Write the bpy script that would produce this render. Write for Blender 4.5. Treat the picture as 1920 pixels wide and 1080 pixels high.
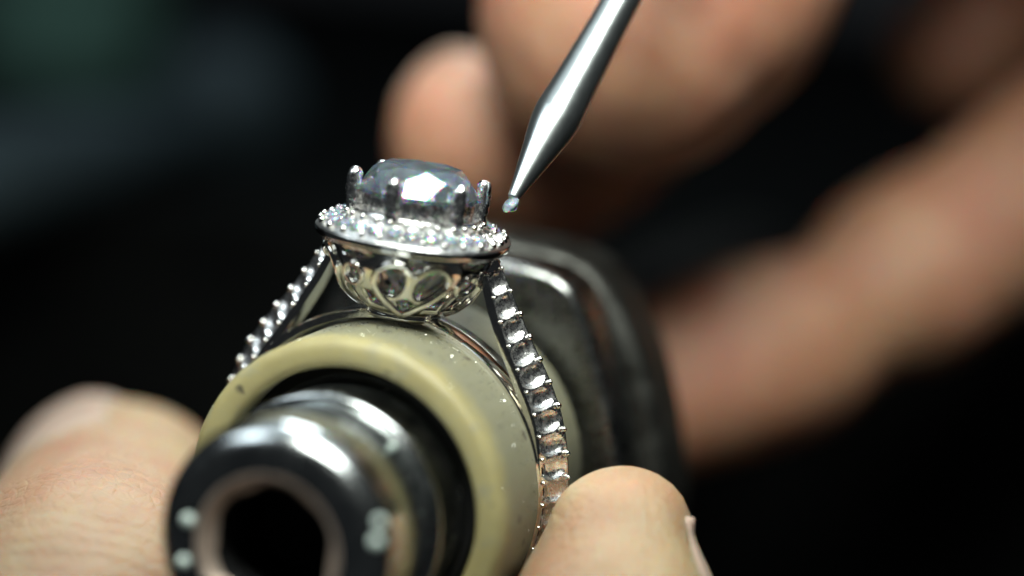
import bpy, bmesh, math, random
import numpy as np
from mathutils import Vector, Matrix, noise
from mathutils.bvhtree import BVHTree
from mathutils.geometry import delaunay_2d_cdt

random.seed(7); rng = np.random.default_rng(7)
sc = bpy.context.scene
for o in list(bpy.data.objects): bpy.data.objects.remove(o)
sc.unit_settings.system = 'METRIC'; sc.unit_settings.scale_length = 0.001     # 1 unit = 1 mm
COL = sc.collection

# ------------------------------------------------------------------ camera
YAW, EL, ROLL, DIST, FPX = .312, .17, .072, 115.885, 4206.7
AX, AY = 5.892, 9.851
cb = np.array([math.sin(YAW)*math.cos(EL), -math.cos(YAW)*math.cos(EL), math.sin(EL)])
r0 = np.array([math.cos(YAW), math.sin(YAW), 0.]); u0 = np.cross(cb, r0)
cr = math.cos(ROLL)*r0 + math.sin(ROLL)*u0; cu = -math.sin(ROLL)*r0 + math.cos(ROLL)*u0
CPOS = DIST*cb + AX*cr + AY*cu
cam = bpy.data.cameras.new('camera'); camo = bpy.data.objects.new('camera', cam); COL.objects.link(camo)
camo.matrix_world = Matrix(((cr[0], cu[0], cb[0], CPOS[0]), (cr[1], cu[1], cb[1], CPOS[1]), (cr[2], cu[2], cb[2], CPOS[2]), (0, 0, 0, 1)))
cam.sensor_width = 36; cam.lens = 36*FPX/1920
cam.clip_start = 1; cam.clip_end = 5000
cam.dof.use_dof = True; cam.dof.focus_distance = 113.3
cam.dof.aperture_fstop = cam.lens*1e-3/(2*4.3)      # 8.6 mm wide opening
sc.camera = camo

# ------------------------------------------------------------------ world, lamps, exposure
w = bpy.data.worlds.new('World'); sc.world = w; w.use_nodes = True
bg = w.node_tree.nodes['Background']; bg.inputs[0].default_value = (.8, .9, 1, 1); bg.inputs[1].default_value = .018

def area(name, loc, target, sx, sy, energy, color, spread=180, shape='RECTANGLE'):
    l = bpy.data.lights.new(name, 'AREA'); l.shape = shape; l.size = sx; l.size_y = sy
    l.energy = energy; l.color = color; l.spread = math.radians(spread)
    o = bpy.data.objects.new(name, l); COL.objects.link(o); o.location = loc
    o.rotation_euler = (Vector(target) - Vector(loc)).to_track_quat('-Z', 'Y').to_euler()
    return o
area('bench_lamp', (18, -38, 86), (7, 10, 18), 58, 44, 4.2e4, (.95, 1., .95), 64)      # hooded lamp close above the work
area('fill_light', (-80, -60, 95), (0, 0, 10), 60, 50, .65e4, (.82, .93, 1.), 60)  # added cool fill from front left, not an actual window
area('overhead_fill', (-20, 50, 240), (-20, 50, 0), 330, 330, 1.9e5, (.76, .91, 1.), 160)  # added broad soft light overhead, brightens the stone's facets
area('back_lamp', (-36, 98, 142), (0, 0, 15), 64, 40, 1.5e4, (.85, .95, 1.), 44)
sc.view_settings.view_transform = 'Standard'; sc.view_settings.look = 'None'
sc.view_settings.exposure = 0; sc.view_settings.gamma = 1
sc.cycles.use_denoising = True
sc.cycles.max_bounces = 16; sc.cycles.transmission_bounces = 16; sc.cycles.glossy_bounces = 8; sc.cycles.diffuse_bounces = 3
sc.cycles.sample_clamp_indirect = 6

# ------------------------------------------------------------------ helpers
def at(px, py, d):                       # a point d mm behind the ring's centre plane
    return Vector(CPOS + ((px-960)/FPX*cr + (540-py)/FPX*cu - cb)*(DIST+d))

def node_mat(name):
    m = bpy.data.materials.new(name); m.use_nodes = True
    nt = m.node_tree; b = nt.nodes['Principled BSDF']
    return m, nt, b
def N(nt, t, **kw):
    n = nt.nodes.new(t)
    for k, v in kw.items():
        if k in n.inputs.keys(): n.inputs[k].default_value = v
        else: setattr(n, k, v)
    return n
def ramp(nt, src, stops):
    r = nt.nodes.new('ShaderNodeValToRGB'); e = r.color_ramp.elements
    e[0].position, e[0].color = stops[0]; e[1].position, e[1].color = stops[-1]
    for p, c in stops[1:-1]:
        x = e.new(p); x.color = c
    nt.links.new(src, r.inputs[0]); return r
def g(v): return (v, v, v, 1)
def bump(nt, b, hsock, strength, dist, prev=None):
    n = N(nt, 'ShaderNodeBump'); n.inputs['Strength'].default_value = strength; n.inputs['Distance'].default_value = dist
    nt.links.new(hsock, n.inputs['Height'])
    if prev: nt.links.new(prev.outputs[0], n.inputs['Normal'])
    nt.links.new(n.outputs[0], b.inputs['Normal']); return n

def metal(name, col, rough, scale=3., var=.12, bs=.0, bd=.02, bscale=9.):
    m, nt, b = node_mat(name); b.inputs['Metallic'].default_value = 1
    b.inputs['Base Color'].default_value = (*col, 1)
    tc = N(nt, 'ShaderNodeTexCoord')
    n = N(nt, 'ShaderNodeTexNoise', Scale=scale, Detail=5., Roughness=.65); nt.links.new(tc.outputs['Object'], n.inputs['Vector'])
    r = ramp(nt, n.outputs[0], [(.3, g(max(.02, rough-var*.5))), (.75, g(rough+var))]); nt.links.new(r.outputs[0], b.inputs['Roughness'])
    if bs:
        n2 = N(nt, 'ShaderNodeTexNoise', Scale=bscale, Detail=4.); nt.links.new(tc.outputs['Object'], n2.inputs['Vector'])
        bump(nt, b, n2.outputs[0], bs, bd)
    return m
M = {}
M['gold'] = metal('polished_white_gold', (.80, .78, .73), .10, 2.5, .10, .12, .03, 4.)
M['goldraw'] = metal('cut_white_gold', (.80, .79, .76), .12, 6., .12, .2, .03, 7.)
M['cast'] = metal('pickled_white_gold', (.86, .85, .82), .24, 5., .15, .4, .05, 5.)
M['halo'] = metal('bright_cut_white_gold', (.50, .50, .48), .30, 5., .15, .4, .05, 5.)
M['prong'] = metal('filed_white_gold', (.84, .83, .81), .20, 5., .15, .4, .05, 6.)
M['steel'] = metal('turned_steel', (.56, .60, .585), .29, 1.5, .03)
M['bolt'] = metal('dark_chrome', (.50, .52, .51), .19, .8, .12)
M['bolt_edge'] = metal('skin_reflection_steel', (.78, .64, .53), .55, 1.2, .15)  # pinkish base colour paints in skin mirrored by the bolt rim
M['plate'] = metal('oiled_steel', (.24, .245, .23), .25, .8, .15, .2, .05, 1.5)

def plain(name, col, rough, spec=.5, scale=2., amt=.25, bs=0., bd=.05):
    m, nt, b = node_mat(name); tc = N(nt, 'ShaderNodeTexCoord')
    n = N(nt, 'ShaderNodeTexNoise', Scale=scale, Detail=6., Roughness=.6); nt.links.new(tc.outputs['Object'], n.inputs['Vector'])
    r = ramp(nt, n.outputs[0], [(.3, (*[c*(1-amt) for c in col], 1)), (.7, (*[min(1, c*(1+amt)) for c in col], 1))])
    nt.links.new(r.outputs[0], b.inputs['Base Color']); b.inputs['Roughness'].default_value = rough
    b.inputs['Specular IOR Level'].default_value = spec
    if bs: bump(nt, b, n.outputs[0], bs, bd)
    return m
M['black'] = plain('near_black', (.008, .008, .008), .6, .3)
M['handle'] = metal('blackened_steel', (.07, .07, .062), .45, .5, .2, .5, .2, .8)
M['bench'] = plain('dark_bench_wood', (.009, .0095, .009), .9, .05, .05, .4)
M['green'] = plain('green_plastic', (.32, .6, .46), .5, .4, .05, .2)
M['bluegrey'] = plain('blue_grey_enamel', (.075, .11, .12), .5, .4, .05, .2)
M['tape'] = plain('knurled_grip', (.03, .03, .032), .5, .5, .3, .3, .3, .2)

def collar_mat():
    m, nt, b = node_mat('yellowed_nylon'); tc = N(nt, 'ShaderNodeTexCoord')
    n = N(nt, 'ShaderNodeTexNoise', Scale=.22, Detail=5., Roughness=.6); nt.links.new(tc.outputs['Object'], n.inputs['Vector'])
    r = ramp(nt, n.outputs[0], [(.3, (.245, .205, .085, 1)), (.7, (.325, .285, .135, 1))])
    # grey scuffs and dark grime spots with shapes of their own
    n2 = N(nt, 'ShaderNodeTexNoise', Scale=.75, Detail=7., Roughness=.75); nt.links.new(tc.outputs['Object'], n2.inputs['Vector'])
    r2 = ramp(nt, n2.outputs[0], [(.55, g(0)), (.72, g(.75))])
    mx = N(nt, 'ShaderNodeMix', data_type='RGBA'); nt.links.new(r2.outputs[0], mx.inputs[0]); nt.links.new(r.outputs[0], mx.inputs[6]); mx.inputs[7].default_value = (.22, .22, .17, 1)
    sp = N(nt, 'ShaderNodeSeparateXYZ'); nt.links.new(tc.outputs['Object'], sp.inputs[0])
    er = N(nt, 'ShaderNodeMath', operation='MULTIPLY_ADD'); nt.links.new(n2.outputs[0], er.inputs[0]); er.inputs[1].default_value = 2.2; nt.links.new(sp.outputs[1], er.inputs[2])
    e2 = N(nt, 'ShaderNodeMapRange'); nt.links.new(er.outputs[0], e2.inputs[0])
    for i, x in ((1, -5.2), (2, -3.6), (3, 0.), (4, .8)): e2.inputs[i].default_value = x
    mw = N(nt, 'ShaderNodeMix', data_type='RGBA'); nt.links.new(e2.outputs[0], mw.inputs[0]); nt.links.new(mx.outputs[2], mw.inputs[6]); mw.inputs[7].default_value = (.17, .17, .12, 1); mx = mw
    v = N(nt, 'ShaderNodeTexVoronoi', Scale=.55); nt.links.new(tc.outputs['Object'], v.inputs['Vector'])
    n3 = N(nt, 'ShaderNodeTexNoise', Scale=2.2, Detail=5.); nt.links.new(tc.outputs['Object'], n3.inputs['Vector'])
    ma = N(nt, 'ShaderNodeMath', operation='MULTIPLY_ADD'); nt.links.new(n3.outputs[0], ma.inputs[0]); ma.inputs[1].default_value = .35; nt.links.new(v.outputs[0], ma.inputs[2])
    r3 = ramp(nt, ma.outputs[0], [(.24, g(.85)), (.34, g(0))])
    mx2 = N(nt, 'ShaderNodeMix', data_type='RGBA'); nt.links.new(r3.outputs[0], mx2.inputs[0]); nt.links.new(mx.outputs[2], mx2.inputs[6]); mx2.inputs[7].default_value = (.06, .05, .035, 1)
    nt.links.new(mx2.outputs[2], b.inputs['Base Color'])
    b.inputs['Roughness'].default_value = .52
    b.inputs['Subsurface Weight'].default_value = .35; b.inputs['Subsurface Radius'].default_value = (1., .8, .3); b.inputs['Subsurface Scale'].default_value = 1.2
    bump(nt, b, n2.outputs[0], .35, .12)
    return m
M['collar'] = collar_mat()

def skin_mat(name, knuckles=(), tint=(1, 1, 1)):
    m, nt, b = node_mat(name); tc = N(nt, 'ShaderNodeTexCoord')
    def no(s, d=5., r=.6):
        n = N(nt, 'ShaderNodeTexNoise', Scale=s, Detail=d, Roughness=r); nt.links.new(tc.outputs['Object'], n.inputs['Vector']); return n
    n = no(.085)
    r = ramp(nt, n.outputs[0], [(.3, (.46, .235, .165, 1)), (.5, (.47, .30, .20, 1)), (.72, (.48, .345, .21, 1))])
    n2 = no(.3, 6.)
    r2 = ramp(nt, n2.outputs[0], [(.35, (.84, .62, .56, 1)), (.65, (1, 1, 1, 1))])
    mx = N(nt, 'ShaderNodeMix', data_type='RGBA', blend_type='MULTIPLY'); mx.inputs[0].default_value = .6
    nt.links.new(r.outputs[0], mx.inputs[6]); nt.links.new(r2.outputs[0], mx.inputs[7]); 
    tn = N(nt, 'ShaderNodeMix', data_type='RGBA', blend_type='MULTIPLY'); tn.inputs[0].default_value = 1; tn.inputs[7].default_value = (*tint, 1)
    nt.links.new(mx.outputs[2], tn.inputs[6]); nt.links.new(tn.outputs[2], b.inputs['Base Color'])
    b.inputs['Roughness'].default_value = .46
    b.inputs['Subsurface Weight'].default_value = .8; b.inputs['Subsurface Radius'].default_value = (2.4, .7, .3); b.inputs['Subsurface Scale'].default_value = 1.3
    v = N(nt, 'ShaderNodeTexVoronoi', Scale=1.5, feature='DISTANCE_TO_EDGE'); nt.links.new(tc.outputs['Object'], v.inputs['Vector'])
    r3 = ramp(nt, v.outputs[0], [(0., g(0)), (.18, g(1))])
    p = bump(nt, b, r3.outputs[0], .3, .12)
    p = bump(nt, b, no(1.6, 8., .7).outputs[0], .5, .3, p)
    for (c, axis, rad, pitch, amp) in knuckles:       # transverse folds over a joint
        mp = N(nt, 'ShaderNodeMapping'); nt.links.new(tc.outputs['Object'], mp.inputs[0]); mp.vector_type = 'TEXTURE'
        mp.inputs['Location'].default_value = c
        mp.inputs['Rotation'].default_value = Vector(axis).to_track_quat('Z', 'Y').to_euler()
        wv = N(nt, 'ShaderNodeTexWave', wave_type='BANDS', bands_direction='Z', Scale=.314/pitch, Distortion=5., Detail=4.)
        wv.inputs['Detail Scale'].default_value = 1.2
        nt.links.new(mp.outputs[0], wv.inputs['Vector'])
        ln = N(nt, 'ShaderNodeVectorMath', operation='LENGTH'); nt.links.new(mp.outputs[0], ln.inputs[0])
        mr = N(nt, 'ShaderNodeMapRange'); nt.links.new(ln.outputs['Value'], mr.inputs[0])
        for i, x in ((1, rad*.45), (2, rad), (3, 1.), (4, 0.)): mr.inputs[i].default_value = x
        mu = N(nt, 'ShaderNodeMath', operation='MULTIPLY'); nt.links.new(wv.outputs[1], mu.inputs[0]); nt.links.new(mr.outputs[0], mu.inputs[1])
        p = bump(nt, b, mu.outputs[0], amp, .22, p)
    return m

def nail_mat():
    m, nt, b = node_mat('fingernail'); tc = N(nt, 'ShaderNodeTexCoord')
    n = N(nt, 'ShaderNodeTexNoise', Scale=.5, Detail=4.); nt.links.new(tc.outputs['Object'], n.inputs['Vector'])
    r = ramp(nt, n.outputs[0], [(.3, (.42, .30, .235, 1)), (.7, (.47, .35, .275, 1))]); nt.links.new(r.outputs[0], b.inputs['Base Color'])
    b.inputs['Roughness'].default_value = .3; b.inputs['Subsurface Weight'].default_value = .3; b.inputs['Subsurface Radius'].default_value = (1, .5, .4)
    return m
M['nail'] = nail_mat()

def diamond_mat(name, tint, haze):
    m = bpy.data.materials.new(name); m.use_nodes = True; nt = m.node_tree
    out = nt.nodes['Material Output']; nt.nodes.remove(nt.nodes['Principled BSDF'])
    prev = None
    for c, ior in (((1, 0, 0), 2.20), ((0, 1, 0), 2.23), ((0, 0, 1), 2.265)):     # dispersion
        gl = N(nt, 'ShaderNodeBsdfGlass', IOR=ior, Roughness=0.); gl.inputs['Color'].default_value = tuple(a*b for a, b in zip(c, tint)) + (1,)
        if prev is None: prev = gl.outputs[0]
        else:
            ad = N(nt, 'ShaderNodeAddShader'); nt.links.new(prev, ad.inputs[0]); nt.links.new(gl.outputs[0], ad.inputs[1]); prev = ad.outputs[0]
    # thin film of pale diffuse colour that paints extra brightness into the stones
    df = N(nt, 'ShaderNodeBsdfDiffuse'); df.inputs['Color'].default_value = (.68, .83, .93, 1)
    tc = N(nt, 'ShaderNodeTexCoord'); n = N(nt, 'ShaderNodeTexNoise', Scale=1.3, Detail=4.); nt.links.new(tc.outputs['Object'], n.inputs['Vector'])
    r = ramp(nt, n.outputs[0], [(.35, g(haze*.4)), (.7, g(haze*1.6))])
    mix = N(nt, 'ShaderNodeMixShader'); nt.links.new(r.outputs[0], mix.inputs[0]); nt.links.new(prev, mix.inputs[1]); nt.links.new(df.outputs[0], mix.inputs[2])
    nt.links.new(mix.outputs[0], out.inputs[0]); return m
M['diamond'] = diamond_mat('diamond', (.96, .985, 1.), .045)
M['diamond_small'] = diamond_mat('small_diamond', (.97, .99, 1.), .16)

def obj(name, verts, faces, mat, parent=None, smooth=True, sharp=32, **props):
    me = bpy.data.meshes.new(name); me.from_pydata([tuple(map(float, v)) for v in verts], [], [tuple(map(int, f)) for f in faces])
    me.validate(); me.update()
    bm = bmesh.new(); bm.from_mesh(me); bmesh.ops.recalc_face_normals(bm, faces=bm.faces); bm.to_mesh(me); bm.free()
    if smooth:
        me.shade_smooth()
        if sharp: me.set_sharp_from_angle(angle=math.radians(sharp))
    o = bpy.data.objects.new(name, me); COL.objects.link(o)
    if mat: me.materials.append(mat)
    if parent: o.parent = parent
    for k, v in props.items(): o[k] = v
    return o
def empty(name, label, cat, loc=(0, 0, 0), group=None):
    o = bpy.data.objects.new(name, None); COL.objects.link(o); o.location = loc; o.empty_display_size = 2
    o['label'] = label; o['category'] = cat
    if group: o['group'] = group
    return o
def put(o, parent):                       # keep world place of a child built in world coordinates
    o.parent = parent; o.matrix_parent_inverse = Matrix.Translation(parent.location).inverted(); return o

def grid_faces(nu, nv, cu_=False, cv_=False, off=0):
    F = []
    for i in range(nu if cu_ else nu-1):
        for j in range(nv if cv_ else nv-1):
            a = i*nv+j; b_ = ((i+1) % nu)*nv+j; c = ((i+1) % nu)*nv+(j+1) % nv; d = i*nv+(j+1) % nv
            F.append((off+a, off+b_, off+c, off+d))
    return F
def lathe_y(name, prof, mat, parent=None, n=128, x0=0., z0=0., closed=False, **kw):   # prof: (radius, y)
    V = []
    for k in range(n):
        a = 2*math.pi*k/n
        for r, y in prof: V.append((x0+r*math.cos(a), y, z0+r*math.sin(a)))
    F = grid_faces(n, len(prof), True, closed)
    o = obj(name, V, F, mat, None, **kw)
    if parent: put(o, parent)
    return o
def lathe_axis(name, prof, p0, axis, mat, parent=None, n=64, **kw):     # prof: (radius, distance along axis)
    ax = Vector(axis).normalized(); q = ax.to_track_quat('Z', 'Y'); e1 = q @ Vector((1, 0, 0)); e2 = q @ Vector((0, 1, 0))
    V = []
    for k in range(n):
        a = 2*math.pi*k/n
        for r, t in prof: V.append(Vector(p0)+ax*t+(e1*math.cos(a)+e2*math.sin(a))*r)
    o = obj(name, V, grid_faces(n, len(prof), True), mat, None, **kw)
    if parent: put(o, parent)
    return o
def rounded(cx, cy, r, a0, a1, n=6):
    return [(cx+r*math.cos(math.radians(a0+(a1-a0)*i/n)), cy+r*math.sin(math.radians(a0+(a1-a0)*i/n))) for i in range(n+1)]
def catmull(P, n):
    P = [np.array(p, float) for p in P]; Q = [2*P[0]-P[1]]+P+[2*P[-1]-P[-2]]; out = []
    for i in range(1, len(Q)-2):
        a, b_, c, d = Q[i-1], Q[i], Q[i+1], Q[i+2]
        for k in range(n):
            t = k/n; out.append(.5*((2*b_)+(c-a)*t+(2*a-5*b_+4*c-d)*t*t+(3*b_-a-3*c+d)*t**3))
    out.append(P[-1]); return np.array(out)
def tube(path, rad, n=16, closed=False, capped=True):
    path = [Vector(p) for p in path]; m = len(path); V = []; up = None
    for i in range(m):
        if closed: t = (path[(i+1) % m]-path[i-1]).normalized()
        else: t = (path[min(i+1, m-1)]-path[max(i-1, 0)]).normalized()
        if up is None: up = t.orthogonal().normalized()
        up = (up-t*up.dot(t)).normalized(); s = t.cross(up); r = rad[i] if hasattr(rad, '__len__') else rad
        for k in range(n):
            a = 2*math.pi*k/n; V.append(path[i]+(up*math.cos(a)+s*math.sin(a))*r)
    F = grid_faces(m, n, closed, True)
    if capped and not closed: F += [tuple(range(n))[::-1], tuple(range((m-1)*n, m*n))]
    return V, F

# ------------------------------------------------------------------ the bench far behind
bench_v = [(x, y, z) for z in (-260, -3) for y in (95, 900) for x in (-700, 700)]
obj('workbench', bench_v, [(0, 1, 3, 2), (4, 5, 7, 6), (0, 1, 5, 4), (2, 3, 7, 6), (0, 2, 6, 4), (1, 3, 7, 5)], M['bench'], smooth=False,
    kind='structure', label='dark workbench lost in the blurred background')

# ------------------------------------------------------------------ the ring clamp
clamp = empty('ring_clamp', 'ring clamp with yellowed nylon collar, chrome socket bolt and dark handle under the ring', 'clamp', (0, 5, -12))
X0 = -.45
prof = [(6.9, 6.8)] + [(8.2, 6.8), (8.38, 6.4), (8.4, -4.6)] + rounded(7.75, -5.85, .65, 0, -90, 6)[1:] + [(7.42, -6.52)] + rounded(7.3, -6.1, .4, -90, -180, 4) + [(6.9, -4.0)]
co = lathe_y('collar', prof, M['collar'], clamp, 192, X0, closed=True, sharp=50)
# uneven, chipped outer edge of the collar
for v in co.data.vertices:
    r = math.hypot(v.co.x-X0, v.co.z)
    if r > 7.6:
        k = noise.noise(Vector((v.co.x*.8, v.co.y*1.5, v.co.z*.8)))*.06+noise.noise(v.co*2.6)*.03
        v.co.x += (v.co.x-X0)/r*k; v.co.z += v.co.z/r*k
lathe_y('dark_gap_ring', [(6.88, 4.5), (6.88, -4.3), (6.3, -4.9), (4.2, -4.9)], M['black'], clamp, 96, X0)  # near-black ring added so the gap inside the collar reads as shade
lathe_y('washer', [(4.0, -4.5), (5.95, -4.5)] + [(6.0, -8.4)] + rounded(5.85, -8.75, .25, 0, -90, 4) + [(5.55, -9.0), (5.45, -8.7), (4.4, -8.7)], M['bolt'], clamp, 128, X0, sharp=45)
bp = [(5.1, -8.6), (5.1, -9.6), (5.5, -10.4), (5.75, -11.2), (5.8, -12.9)] + rounded(4.5, -13.9, 1.3, 10, -90, 12) + [(3.8, -15.24), (3.6, -15.2)]
bolt = lathe_y('bolt', bp, M['bolt'], clamp, 128, X0, sharp=45)
# countersunk rim and hexagonal socket of the bolt
V = []; F = []; n = 96
def hexr(a, R): 
    k = (a + math.pi/6) % (math.pi/3) - math.pi/6; return R*math.cos(math.pi/6)/math.cos(k)
rows = [(lambda a: 3.6, -15.2), (lambda a: 3.42, -15.18), (lambda a: 2.98, -14.6), (lambda a: min(2.92, hexr(a+.05, 3.2)), -14.45), (lambda a: min(2.88, hexr(a+.05, 3.16)), -9.5), (lambda a: .01, -9.0)]
for k in range(n):
    a = 2*math.pi*k/n
    for f, y in rows: V.append((X0+f(a)*math.cos(a), y, f(a)*math.sin(a)))
so = obj('socket', V, grid_faces(n, len(rows), True), M['bolt_edge'], sharp=30)
so.data.materials.append(M['black'])
for p in so.data.polygons:
    if p.index % 5 >= 3: p.material_index = 1  # near-black walls and floor paint the shade deep in the socket
so.parent = bolt
def slab(name, outline, y0, y1, bev, mat, parent, n=16, sharp=40):
    H = catmull(outline, 10); H = np.concatenate([H, np.array([(-x, z) for x, z in H[::-1]])[1:-1]])
    m = len(H); V = []
    rows = [(0, y0)] + [(-bev*(1-math.sin(math.radians(a))), y0+bev*(1-math.cos(math.radians(a)))) for a in (0, 30, 60, 90)] + [(0, y1)]
    rows = rows[1:]
    for d, y in rows:
        for (x, z) in H:
            L = math.hypot(x, z); V.append((X0+x*(1+d/L), y, z*(1+d/L)))
    F = grid_faces(len(rows), m, False, True); F += [tuple(range(m)), tuple(range((len(rows)-1)*m, len(rows)*m))]
    o = obj(name, V, F, mat, sharp=sharp); put(o, parent); return o
lathe_y('spacer', [(4, 6.6), (7.3, 6.6), (7.3, 9.2), (4, 9.2)], M['black'], clamp, 64, X0)
slab('jaw_plate', [(0, 10.6), (3.9, 10.4), (5.7, 9.9), (6.9, 8.7), (8.5, 5), (9.75, .8), (10.3, -3), (9.6, -7), (6, -10), (0, -10.5)], 8.7, 12.6, .55, M['plate'], clamp)
slab('handle', [(0, 11.0), (2, 10.9), (4.8, 10.5), (6.7, 9.5), (8.5, 7.2), (9.9, 4.4), (11.2, -.4), (11.6, -4), (9.5, -9.5), (0, -12)], 13.0, 18, .8, M['handle'], clamp)
slab('shim', [(0, 9.6), (3, 9.2), (6, 7), (8, 3), (8.8, -1), (8, -5), (5, -8.4), (0, -9.4)], 12.6, 13.0, .1, M['black'], clamp)
lathe_y('grip', [(.01, 17.8), (6.6, 18), (6.2, 26), (5.5, 45), (6.5, 70), (6, 84), (.01, 86)], M['handle'], clamp, 48, X0, -2)

# ------------------------------------------------------------------ the ring
ring = empty('diamond_ring', 'white gold halo ring with a round diamond in six prongs, gripped on the yellow collar', 'ring', (-.88, 0, 0))
ring.rotation_euler = (0, math.radians(3.9), 0)
def rput(o): o.parent = ring; return o
bead_me = None
def bead_mesh():
    bm = bmesh.new(); bmesh.ops.create_icosphere(bm, subdivisions=2, radius=1.); me = bpy.data.meshes.new('bead'); bm.to_mesh(me); bm.free(); me.shade_smooth(); me.materials.append(M['gold']); return me
bead_me = bead_mesh()
def bead(p, r, parent, up=(0, 0, 1)):
    o = bpy.data.objects.new('bead', bead_me); COL.objects.link(o); o.scale = (r, r, r*1.15); o.location = p
    o.rotation_euler = Vector(up).to_track_quat('Z', 'Y').to_euler(); o.parent = parent
    return o
# thin inner band that lies on the collar
V = []; n = 160
for k in range(n):
    a = 2*math.pi*k/n
    for r, y in ((8.42, -1.0), (8.5, -1.1), (8.85, -1.1), (8.93, -1.0), (8.93, 1.0), (8.85, 1.1), (8.5, 1.1), (8.42, 1.0)):
        V.append((r*math.cos(a), y, r*math.sin(a)))
rput(obj('inner_band', V, grid_faces(n, 8, True, True), M['gold'], sharp=50))

PITCH = 1.25; INSET = .9
def shank(side):
    pts = [(3.9, 12.85), (4.4, 12.3), (4.95, 11.5), (5.7, 10.2), (6.6, 8.7), (8.1, 6.4), (9.05, 4.4), (9.62, 2), (9.75, 0), (9.4, -2.6), (8.1, -5.2), (5.6, -7.7), (2.8, -9.0), (-.02, -9.4)]
    C = catmull(pts, 40); d = np.r_[0, np.cumsum(np.hypot(*np.diff(C, axis=0).T))]
    L = d[-1]; ns = int(L/.045); S = np.linspace(0, L, ns); cx = np.interp(S, d, C[:, 0]); cz = np.interp(S, d, C[:, 1])
    tx = np.gradient(cx); tz = np.gradient(cz); q = np.hypot(tx, tz); nx, nz = -tz/q, tx/q
    if nx[ns//4] < 0: nx, nz = -nx, -nz
    nv = 25; vv = np.linspace(-1, 1, nv); V = []
    S0 = 1.9
    def hwf(s): return float(np.interp(s, [0, 1.6, 4, 8, 13], [.5, .6, .78, .9, .95]))
    def insf(s): return (INSET if side > 0 else 1.25)*float(np.interp(s, [0, 1, 3, 7], [.35, .5, .75, 1]))
    for i in range(ns):
        s = S[i]; hw = hwf(s); ins = insf(s); th = ins+.38
        ds = (((s-S0)/PITCH+.5) % 1-.5)*PITCH
        act = 1. if S0-.6 < s < S0+PITCH*14.4 else 0.
        for v in vv:
            rho2 = ((ds/.57)**2)**1.2+((v/.80)**2)**1.2
            h = -.40*max(0, 1-rho2)**.6*act-ins*((1-v)/2)**1.15
            if act and abs(v) < .87: h -= .07+.06*math.exp(-(v/.3)**2)+.04*noise.noise(Vector((s*2.5, v*3, side)))
            V.append((side*(cx[i]+nx[i]*h), v*hw, cz[i]+nz[i]*h))
        for (y, hh) in ((hw*1.03, -.12), (hw*1.03, -th), (0, -th-.03), (-hw*1.03, -th), (-hw*1.03, -ins-.10)):
            V.append((side*(cx[i]+nx[i]*hh), y, cz[i]+nz[i]*hh))
    m = nv+5; F = grid_faces(ns, m, False, True); F += [tuple(range(m)), tuple(range((ns-1)*m, ns*m))]
    o = obj('shank', V, F, M['gold'], sharp=38); o.data.materials.append(M['cast'])
    for p in o.data.polygons:
        if len(p.vertices) == 4 and 1 <= (p.index % m) < nv-2 and S0-.6 < S[min(p.index//m, ns-1)] < S0+PITCH*14.4: p.material_index = 1
    rput(o)
    for k in range(-1, 14):
        s = S0+(k+.5)*PITCH; hw = hwf(s); ins = insf(s)
        x, z, ax, az = [np.interp(s, S, t) for t in (cx, cz, nx, nz)]
        for v, br in ((-.84, .12), (.88, .16)):
            h = .02-ins*((1-v)/2)**1.15
            bead((side*(x+ax*h), v*hw, z+az*h), br*(1 if k > 0 else .8)*random.uniform(.85, 1.15), o, (side*ax, -.4, az))
    return o
side_y = 1
for sd in (1, -1): shank(sd)

# basket: pierced bowl with hearts and circles
def bowl_r(z): return float(np.interp(z, [8.5, 8.8, 9.3, 10., 10.8, 11.6, 12.6], [1.3, 1.75, 2.6, 3.35, 3.9, 4.25, 4.5]))
def loop(fx, fz, a0, pts_): return [(a0+fx*x, z+fz) for x, z in pts_]
UD = math.degrees
def ell(cx, cz, rx, rz, tilt, n=22):
    t = math.radians(tilt); out = []
    for k in range(n):
        a = 2*math.pi*k/n; x, z = rx*math.cos(a), rz*math.sin(a)
        out.append((cx+x*math.cos(t)-z*math.sin(t), cz+x*math.sin(t)+z*math.cos(t)))
    return out
def inside(p, poly):
    x, y = p; c = False; j = len(poly)-1
    for i in range(len(poly)):
        if (poly[i][1] > y) != (poly[j][1] > y) and x < (poly[j][0]-poly[i][0])*(y-poly[i][1])/(poly[j][1]-poly[i][1])+poly[i][0]: c = not c
        j = i
    return c
# the pattern lives on a strip: u = angle * 3.7 mm, v = height
RU = 3.7; U1 = RU*math.pi/2       # one quarter
holes = []; ridges = []
uc = 0.
holes.append(ell(-.88, 11.0, .66, .90, 14)); holes.append(ell(.88, 10.97, .62, .94, -24))
holes.append([(-.75, 9.85), (0, 9.2), (.75, 9.85), (0, 10.12)])
holes.append([(-.42, 12.25), (.42, 12.25), (.1, 11.6), (-.1, 11.6)])
for q in (-1, 1):
    c = q*U1/2
    holes.append(ell(c, 11.05, .44, .44, 0))
    holes.append([(c-1.0, 12.25), (c+1.0, 12.25), (c+.72, 11.92), (c, 11.82), (c-.72, 11.92)])
    for q2 in (-1, 1): holes.append([(c+q2*.2, 9.3), (c+q2*1.7, 9.3), (c+q2*1.45, 9.75), (c+q2*1.0, 10.3), (c+q2*.2, 10.35)])
heart = [(0, 11.35), (.35, 11.85), (.95, 12.0), (1.55, 11.6), (1.72, 10.95), (1.35, 10.2), (.7, 9.55), (0, 9.0)]
hl = catmull(heart, 6); heart_loop = list(map(tuple, hl)) + [(-x, z) for x, z in hl[::-1][1:-1]]
def bowl_pt(u, v, off=0.):
    a = (u+.16*(v-10.95))/RU; r = bowl_r(v)+off; return (r*math.cos(a), r*math.sin(a), v)
A0, A1 = -U1/2, U1/2; qv = []
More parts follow.
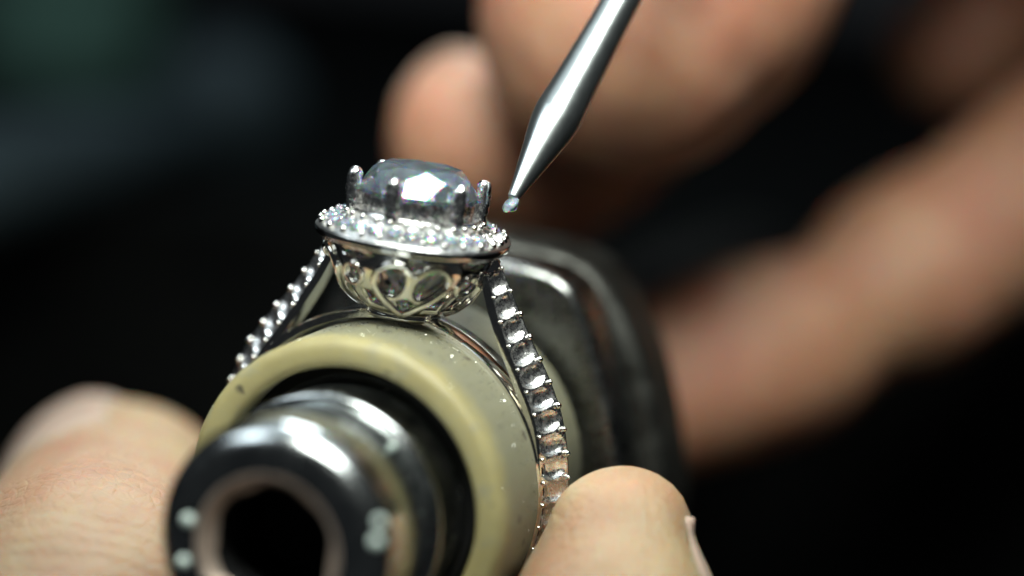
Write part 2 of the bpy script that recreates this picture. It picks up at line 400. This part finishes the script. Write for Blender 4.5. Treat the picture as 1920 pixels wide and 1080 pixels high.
for i in range(31):
    for z in np.linspace(8.7, 12.6, 17):
        p = (A0+(A1-A0)*i/30, z)
        if i in (0, 30) or not any(inside(p, h) for h in holes): qv.append(p)
qe = [(k, k+1) for k in range(16)]+[(len(qv)-17+k, len(qv)-16+k) for k in range(16)]
for h in holes:
    b0 = len(qv); qv += h; qe += [(b0+i, b0+(i+1) % len(h)) for i in range(len(h))]
ov, oe, of, *_ = delaunay_2d_cdt([Vector(p) for p in qv], qe, [], 0, 1e-5)
tri = [f for f in of if A0 < sum(ov[i].x for i in f)/len(f) < A1 and not any(inside(tuple(sum((ov[i] for i in f), Vector((0, 0)))/len(f)), h) for h in holes)]
V = []; F = []
HEART0 = math.radians(-67.5)
for qd in range(4):
    b0 = len(V)
    for p in ov: V.append(bowl_pt(p.x+RU*(HEART0+qd*math.pi/2), p.y))
    F += [tuple(b0+i for i in f) for f in tri]
bk = obj('basket', V, F, M['gold'], sharp=40)
bm = bmesh.new(); bm.from_mesh(bk.data); bmesh.ops.remove_doubles(bm, verts=bm.verts, dist=.004)
bmesh.ops.recalc_face_normals(bm, faces=bm.faces)
bm.to_mesh(bk.data); bm.free()
sol = bk.modifiers.new('thickness', 'SOLIDIFY'); sol.thickness = .45; sol.offset = -1 ; sol.use_even_offset = False
rput(bk)
for qd in range(4):
    a0 = HEART0+qd*math.pi/2
    v, f = tube([bowl_pt(u+RU*a0, z, .06) for u, z in heart_loop], .19, 10, True); h = obj('heart', v, f, M['gold'], sharp=0); h.parent = bk
    v, f = tube([bowl_pt(u+RU*a0, z, .03) for u, z in ell(U1/2, 11.05, .55, .55, 0, 28)], .14, 10, True); h = obj('circle_motif', v, f, M['gold'], sharp=0); h.parent = bk
v, f = tube([(1.75*math.cos(t), 1.75*math.sin(t), 8.78) for t in np.linspace(0, 2*math.pi, 60, endpoint=False)], .22, 10, True)
h = obj('basket_foot', v, f, M['gold'], sharp=0); h.parent = bk

# halo: sloping pave ring with cut seats
NS = 28
def cush(a): return (abs(math.cos(a-.1))**2.35+abs(math.sin(a-.1))**2.35)**(-1/2.35)*.985
prof = [(3.0, 13.35, 0), (3.05, 13.72, 0)]
nr = 20
for j in range(nr+1):
    t = j/nr; prof.append((3.2+1.70*t, 13.84-.84*t**1.15, 1))
prof += [(4.95, 12.93, 0), (4.97, 12.85, 0), (4.93, 12.60, 0), (4.85, 12.52, 0), (4.3, 12.45, 0), (3.9, 12.5, 0), (3.3, 12.9, 0)]
n = NS*26; V = []
for k in range(n):
    a = 2*math.pi*k/n; ph = (k/26) % 1-.5; cs = cush(a)
    for r, z, act in prof:
        h = 0
        if act:
            rho2 = ((r-4.12)/.50)**2+(ph*2*math.pi*4.12/NS/.42)**2
            h = -.30*max(0, 1-rho2)**.45 + .02*noise.noise(Vector((a*9, r*3, 1)))
        V.append((r*cs*math.cos(a), r*cs*math.sin(a), z+h))
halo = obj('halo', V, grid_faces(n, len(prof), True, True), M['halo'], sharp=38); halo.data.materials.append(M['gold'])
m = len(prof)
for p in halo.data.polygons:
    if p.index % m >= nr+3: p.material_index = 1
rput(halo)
for k in range(NS):
    a = 2*math.pi*k/NS; cs = cush(a)
    for r, z, s in ((3.5, 13.80, .16), (4.1, 13.50, .12), (4.68, 13.20, .18)):
        rr = r*cs+random.uniform(-.04, .04); aa = a+random.uniform(-.012, .012)
        b_ = bead((rr*math.cos(aa), rr*math.sin(aa), z), s*random.uniform(.88, 1.1), halo);

# small stones already set in the halo; the last seats on the right still wait for theirs
def halo_stones():
    first = None
    for k in range(NS):
        a = 2*math.pi*(k+.5)/NS
        if k in (0, 1, NS-1): continue
        if first is None:
            first = brilliant('halo_stone', .37, .58, .32, .75, 6, M['diamond_small'], .3); o = first
        else: o = first.copy(); COL.objects.link(o)
        cs = cush(a); rr = 4.1*cs
        o.location = (rr*math.cos(a), rr*math.sin(a), 13.46)
        o.rotation_euler = Vector((math.cos(a)*.42+random.uniform(-.05, .05), math.sin(a)*.42+random.uniform(-.05, .05), 1)).to_track_quat('Z', 'Y').to_euler()
        o.parent = halo

# gallery under the stone and six prongs
V = []; n = 120
gp = [(2.45, 13.2), (2.55, 14.0), (2.72, 14.7), (2.85, 14.82), (2.98, 14.78), (2.95, 14.3), (2.92, 14.05), (3.25, 14.0), (3.3, 13.9), (3.25, 13.78), (3.0, 13.7), (2.9, 13.2)]
for k in range(n):
    a = 2*math.pi*k/n
    for r, z in gp: V.append((r*math.cos(a), r*math.sin(a), z))
rput(obj('gallery', V, grid_faces(n, len(gp), True, True), M['prong'], sharp=35))
for k in range(6):
    a = math.radians(28+60*k); e = Vector((math.cos(a), math.sin(a), 0))
    path = [e*3.12+Vector((0, 0, 13.2)), e*3.22+Vector((0, 0, 14.2)), e*3.32+Vector((0, 0, 15.0)), e*3.30+Vector((0, 0, 15.62))]
    P = catmull(path, 8); R = [.36]*len(P); R = list(np.linspace(.44, .37, len(P)))
    top = P[-1]; dr = (P[-1]-P[-2]); dr /= np.linalg.norm(dr)
    ext = [(top+dr*.37*math.sin(t), .37*math.cos(t)) for t in np.linspace(.25, 1.5, 6)]
    v, f = tube(list(P)+[x for x, _ in ext], R+[r for _, r in ext], 14)
    # front flat and tool marks
    v = [x+Vector((noise.noise(x*4)*.05, noise.noise(x*4+Vector((9, 0, 0)))*.05, noise.noise(x*5)*.04)) for x in v]
    rput(obj('prong', v, f, M['prong'], sharp=0))

# round diamond
def brilliant(name, R, table, crown, pav, nf, mat, rot=0., rs=.90, gth=.03):
    V = []; F = []; st = 2*math.pi/nf; half = st/2
    g0 = gth*R
    T = []; S_ = []; Gu = []; Gl = []; Lw = []
    ch = math.cos(half)
    def add(r, a, z): V.append((r*math.cos(a+rot), r*math.sin(a+rot), z)); return len(V)-1
    for k in range(nf): T.append(add(table*R, k*st, g0+crown*R))
    zs = crown*R*(1-rs*ch)/(1-table)
    for k in range(nf): S_.append(add(rs*R, k*st+half, g0+min(zs, crown*R*.9)))
    for k in range(2*nf): Gu.append(add(R, k*half, g0))
    for k in range(2*nf): Gl.append(add(R, k*half, -g0))
    rl = .30
    for k in range(nf): Lw.append(add(rl*R, k*st+half, -g0-pav*R*(1-rl*ch)))
    cu_ = add(0, 0, -g0-pav*R)
    F.append(tuple(T))
    for k in range(nf):
        k1 = (k+1) % nf; km = (k-1) % nf
        F.append((T[k], S_[k], T[k1])); F.append((T[k], S_[km], Gu[2*k], S_[k]))
        F.append((S_[k], Gu[2*k], Gu[2*k+1])); F.append((S_[k], Gu[2*k+1], Gu[(2*k+2) % (2*nf)]))
        F.append((cu_, Lw[km], Gl[2*k], Lw[k]))
        F.append((Lw[k], Gl[2*k+1], Gl[2*k])); F.append((Lw[k], Gl[(2*k+2) % (2*nf)], Gl[2*k+1]))
    for k in range(2*nf): k1 = (k+1) % (2*nf); F.append((Gu[k], Gl[k], Gl[k1], Gu[k1]))
    return obj(name, V, F, mat, smooth=False)
halo_stones()
st = brilliant('center_stone', 3.08, .66, .40, .82, 8, M['diamond'], math.radians(-62), .84)
st.location = (0, 0, 15.02); rput(st)

# ------------------------------------------------------------------ the loose stone and the tool that carries it
tip = at(962, 372, -3.2)
ld = brilliant('loose_diamond', .52, .58, .42, .8, 6, M['diamond_small'], .2)
ld['label'] = 'tiny loose diamond stuck to the point of the steel tool'; ld['category'] = 'diamond'
ld.location = at(958, 384, -3.2); ld.rotation_euler = (.35, -.75, .2)
tool = empty('setting_tool', 'pointed steel setting tool held by the fingers above the ring', 'tool', tip)
tax = (at(1165, 0, 1.6)-tip)
tl = tax.normalized()
pr = [(0, -.02), (.24, -.02), (.3, .05)] + [(.3+(1.12-.3)*t, .05+4.0*t) for t in np.linspace(.1, 1, 8)]
lathe_axis('point', pr+[(1.19, 4.45), (1.24, 4.8), (1.265, 5.1)], tip, tl, M['steel'], tool, sharp=25)
lathe_axis('rod', [(1.265, 5.1), (1.265, 5.4), (1.245, 5.9), (1.17, 7), (1.02, 11), (.95, 16), (.95, 30), (1.6, 33)], tip, tl, M['steel'], tool, sharp=25)
gr = lathe_axis('grip', [(1.6, 33), (3.4, 36), (3.8, 45), (3.8, 100), (3.0, 104), (0.01, 105)], tip, tl, M['tape'], tool, sharp=40)

# ------------------------------------------------------------------ hands
def finger_tube(pts, n=28, seg=8):
    """pts: (Vector, radius[, flatten, up])  ->  closed tapered tube with round ends"""
    P = np.array([[*p[0], p[1]] for p in pts], float); Q = catmull(P, seg); Q[:, 3] = np.maximum(Q[:, 3], .5)
    C = [Vector(q[:3]) for q in Q]; R = list(Q[:, 3])
    d0 = (C[0]-C[1]).normalized(); d1 = (C[-1]-C[-2]).normalized(); r0_, r1_ = R[0], R[-1]
    A = np.linspace(0.15, 1.52, 8)
    C = [C[0]+d0*r0_*math.sin(a) for a in A[::-1]]+C+[C[-1]+d1*r1_*math.sin(a) for a in A]
    R = [r0_*math.cos(a) for a in A[::-1]]+R+[r1_*math.cos(a) for a in A]
    return tube(C, R, n)
def hand(name, chains, label, mat, voxel=.6):
    V = []; F = []
    for ch in chains:
        v, f = finger_tube(ch); b0 = len(V); V += v; F += [tuple(b0+i for i in q) for q in f]
    tmp = obj('tmp_hand', V, F, None)
    m = tmp.modifiers.new('r', 'REMESH'); m.mode = 'VOXEL'; m.voxel_size = voxel
    s = tmp.modifiers.new('s', 'SMOOTH'); s.factor = .5; s.iterations = 14
    dg = bpy.context.evaluated_depsgraph_get(); me = bpy.data.meshes.new_from_object(tmp.evaluated_get(dg))
    bpy.data.objects.remove(tmp)
    nv = len(me.vertices); A = np.empty(nv*3, np.float32); B = np.empty(nv*3, np.float32)
    me.vertices.foreach_get('co', A); me.vertices.foreach_get('normal', B); A = A.reshape(-1, 3); B = B.reshape(-1, 3)
    k = np.array([noise.noise(Vector(p)*.12)*.35+noise.noise(Vector(p)*.35)*.12 for p in A])      # soft unevenness of flesh
    me.vertices.foreach_set('co', (A+B*k[:, None]).astype(np.float32).ravel()); me.update()
    me.shade_smooth(); me.materials.clear(); me.materials.append(mat); me.name = name
    o = bpy.data.objects.new(name, me); COL.objects.link(o)
    o['label'] = label; o['category'] = 'hand'
    return o
def nail(hand_o, chain, out, back, fwd, half, lift=.16):
    """a curved plate that follows the finger's own axis: from `back` mm behind the last joint centre to `fwd` mm beyond it"""
    Q = catmull(np.array([[*p[0], p[1]] for p in chain], float), 12); C = Q[:, :3]; R = Q[:, 3]
    d = np.r_[0, np.cumsum(np.linalg.norm(np.diff(C, axis=0), axis=1))]; ax = Vector(C[0]-C[3]).normalized()
    out = Vector(out); nu, nv = 23, 25; V = []
    for i in range(nu):
        for j in range(nv):
            u = i/(nu-1)*2-1; v = j/(nv-1)*2-1
            s_ = -fwd+(back+fwd)*(1-(v+1)/2)
            wd = (1-.92*abs(v)**4)**.5 if v < 0 else (1-.30*v**4)
            if s_ >= 0: p = Vector([np.interp(s_, d, C[:, k]) for k in range(3)]); r = float(np.interp(s_, d, R))
            else: p = Vector(C[0])-ax*s_; r = R[0]-.10*s_*s_/R[0]*.6
            o_ = (out-ax*out.dot(ax)).normalized(); sd_ = ax.cross(o_); a = math.radians(half)*u*wd
            dip = .25*max(0, -v-.55)/.45+.22*max(0, abs(u)-.8)/.2
            V.append(p+(o_*math.cos(a)+sd_*math.sin(a))*(r+lift-dip))
    o = obj('fingernail', V, grid_faces(nu, nv), M['nail'], sharp=0)
    so_ = o.modifiers.new('t', 'SOLIDIFY'); so_.thickness = .45; so_.offset = -1
    o.parent = hand_o; return o

# the hand that holds the clamp: thumb at the left, index finger at the right
thumb_ip = at(170, 1190, -1)
H1 = [
    [(at(215, 965, 17), 7.0), (at(205, 1035, 10), 7.5), (thumb_ip, 8.2), (at(120, 1420, 2), 8.8), (at(160, 1900, 22), 11)],
    [(at(1165, 998, -4.2), 3.7), (at(1160, 1080, -4.6), 4.8), (at(1160, 1200, -4.6), 5.9), (at(1190, 1420, -3), 6.9), (at(1260, 1750, 6), 7.6), (at(1180, 2100, 26), 8.5)],
    [(at(820, 1560, 8), 6.5), (at(1050, 1640, 8), 7), (at(1250, 1850, 18), 7.8), (at(1120, 2200, 36), 9)],
    [(at(820, 1760, 22), 6.5), (at(1050, 1860, 20), 7), (at(1230, 2050, 30), 7.8), (at(1040, 2330, 46), 9)],
    [(at(160, 1900, 22), 11), (at(500, 2150, 40), 14), (at(820, 2300, 46), 14), (at(1120, 2200, 36), 11)],
    [(at(500, 2150, 40), 14), (at(700, 2600, 80), 18), (at(800, 3000, 140), 20)],
]
M['skin1'] = skin_mat('skin_holding_hand', [(tuple(at(240, 1050, -4)), tuple(cu*.75-cb*.5+cr*.1), 8.5, .9, .28), (tuple(at(1150, 1020, -8)), tuple(cr*1.+cu*.12), 7, .5, .07)], (.77, .84, .77))
h1 = hand('hand', H1, 'hand gripping the clamp, thumb lower left and fingertip lower right of the ring', M['skin1'])
nail(h1, H1[0], cu*.72-cr*.68+cb*.1, 8, 3.0, 50, .05)
nail(h1, H1[1], cr*1.-cb*.10, 8.5, .9, 44, -.06)

# the hand that holds the tool, behind and above the ring
H2 = [
    [(at(1190, 35, 19), 9.6), (at(1260, -60, 20), 10.4), (at(1420, -330, 26), 10.6), (at(1750, -650, 42), 11.5), (at(2150, -700, 62), 15)],   # thumb
    [(at(1640, -960, 6), 6.4), (at(1780, -1060, 14), 7.2), (at(2050, -1180, 34), 7.9), (at(2350, -1050, 58), 9.5)],                            # index
    [(at(893, 268, 29), 5.9), (at(1000, 285, 33), 6.7), (at(1150, 170, 41), 7.2), (at(1400, -150, 54), 7.6), (at(1900, -500, 62), 9)],         # middle
    [(at(1790, 95, 62), 5.4), (at(1900, -10, 62), 6.2), (at(2040, -140, 60), 7.4), (at(2300, -420, 66), 9)],                                 # ring finger
    [(at(1190, 745, 37), 5.8), (at(1370, 680, 38), 6.6), (at(1490, 640, 40), 6.4), (at(1585, 585, 42), 5.3), (at(1690, 520, 44), 7.0), (at(1830, 440, 46), 6.7), (at(1960, 350, 48), 7.2), (at(2250, 120, 56), 8.5), (at(2500, -250, 70), 11)],   # little finger
    [(at(1850, -560, 46), 12), (at(2080, -280, 60), 13), (at(2330, -40, 66), 12)],
    [(at(2150, -700, 62), 15), (at(2350, -500, 70), 16), (at(2500, -200, 74), 14)],
    [(at(2200, -800, 55), 13), (at(2700, -800, 90), 18), (at(3400, -900, 130), 21)],
]
M['skin2'] = skin_mat('skin_tool_hand', [(tuple(at(1575, 600, 34)), tuple(at(1780, 470, 45)-at(1370, 675, 38)), 7, 1.3, .4)], (.88, .74, .68))
h2 = hand('hand', H2, 'hand holding the steel tool, blurred fingers behind the ring and at the right', M['skin2'])
nail(h2, H2[2], cu*.8-cr*.2-cb*.7, 8, 2.5, 48, .05)

# ------------------------------------------------------------------ metal dust on collar and bolt
V = []; F = []
def speck(p, r):
    b0 = len(V); p = Vector(p); q = [Vector((random.gauss(0, 1), random.gauss(0, 1), random.gauss(0, 1))).normalized()*r*random.uniform(.6, 1.2) for _ in range(2)]
    for d in (Vector((1, 0, 0)), Vector((-1, 0, 0)), Vector((0, 1, 0)), Vector((0, -1, 0)), Vector((0, 0, 1)), Vector((0, 0, -1))):
        V.append(p+d*r*random.uniform(.6, 1.2)+q[0]*.3)
    for t in ((0, 2, 4), (2, 1, 4), (1, 3, 4), (3, 0, 4), (2, 0, 5), (1, 2, 5), (3, 1, 5), (0, 3, 5)): F.append(tuple(b0+i for i in t))
for _ in range(900):
    a = math.radians(random.gauss(62, 38)); y = random.uniform(-5.6, -1.3) if random.random() < .8 else random.uniform(1.3, 4)
    y = -1.3-abs(random.gauss(0, 2.4)) if y < 0 and y > -6 else y
    y = max(y, -6.0)
    r = 8.4 if y > -5.85 else 7.75+math.sqrt(max(0, .4225-(y+5.85)**2))
    speck((X0+r*math.cos(a), y, r*math.sin(a)), random.choice((.02, .025, .03, .035, .05)))
for _ in range(60):
    a = math.radians(random.gauss(75, 40)); speck((X0+7.05*math.cos(a), -6.2, 7.05*math.sin(a)), random.choice((.03, .04, .06)))
GR = set()
def grain(p, r):
    b0 = len(V); bm = bmesh.new(); bmesh.ops.create_icosphere(bm, subdivisions=2, radius=r)
    for v in bm.verts: V.append(Vector(p)+v.co)
    for f in bm.faces: GR.add(len(F)); F.append(tuple(b0+v.index for v in f.verts))
    bm.free()
def on_bolt(px, py, y): 
    v = at(px, py, 0)-Vector(CPOS); return Vector(CPOS)+v*((y-CPOS[1])/v.y)
def bolt_y(R):
    if R < 4.5: return -15.2
    return -13.9-math.sqrt(max(.05, 1.69-(R-4.5)**2)) if R < 5.8 else -9.
for px, py, r in ((354, 975, .34), (345, 1052, .32), (712, 978, .28), (706, 1016, .32), (665, 800, .16), (700, 828, .2), (735, 838, .18)):
    y = -14.5
    for _ in range(6):
        p = on_bolt(px, py, y); y = bolt_y(math.hypot(p.x-X0, p.z))
    grain(p, r)
M['grain'] = plain('pale_glint_grain', (.62, .72, .64), .3, .6)  # pale green colour stands in for glints off specks on the bolt
mf = obj('metal_filings', V, F, M['goldraw'], smooth=False, kind='stuff', label='fine bright metal filings dusting the yellow collar around the ring', category='filings')
mf.data.materials.append(M['grain'])
for p in mf.data.polygons:
    if p.index in GR: p.material_index = 1

# ------------------------------------------------------------------ blurred things on the bench
kn = at(420, 205, 150)
q = at(-60, 330, 0)-Vector(CPOS); q = Vector(CPOS)+q*((kn.z-2-CPOS[2])/q.z); stem_dir = (q-kn).normalized()
bt = empty('ball_ended_tool', 'blurred blue grey round ended tool lying on the bench behind the ring', 'tool', kn)
lathe_axis('ball', [(8.6*math.sin(t), -8.6*math.cos(t)) for t in np.linspace(.001, math.pi-.3, 20)], kn, stem_dir, M['bluegrey'], bt, 40)
lathe_axis('stem', [(2.6, 7), (3.4, 20), (5.2, 40), (5.6, 60), (5., 80), (.01, 82)], kn+Vector((0, 0, -1)), stem_dir, M['bluegrey'], bt, 40)
gc = at(105, 105, 250)
gn = empty('green_cup', 'blurred green round pot far behind at the upper left', 'pot', (gc.x, gc.y, -3))
lathe_axis('wall', [(13, 0), (15, .5), (17, 27), (17.6, 29), (16.5, 29), (16, 26), (12, 2), (.01, 2)], (gc.x, gc.y, -3), (0, 0, 1), M['green'], gn, 48)
lathe_axis('lid', [(17.8, 29.05), (18, 31), (16.5, 33), (.01, 33.4)], (gc.x, gc.y, -3), (0, 0, 1), M['green'], gn, 48)
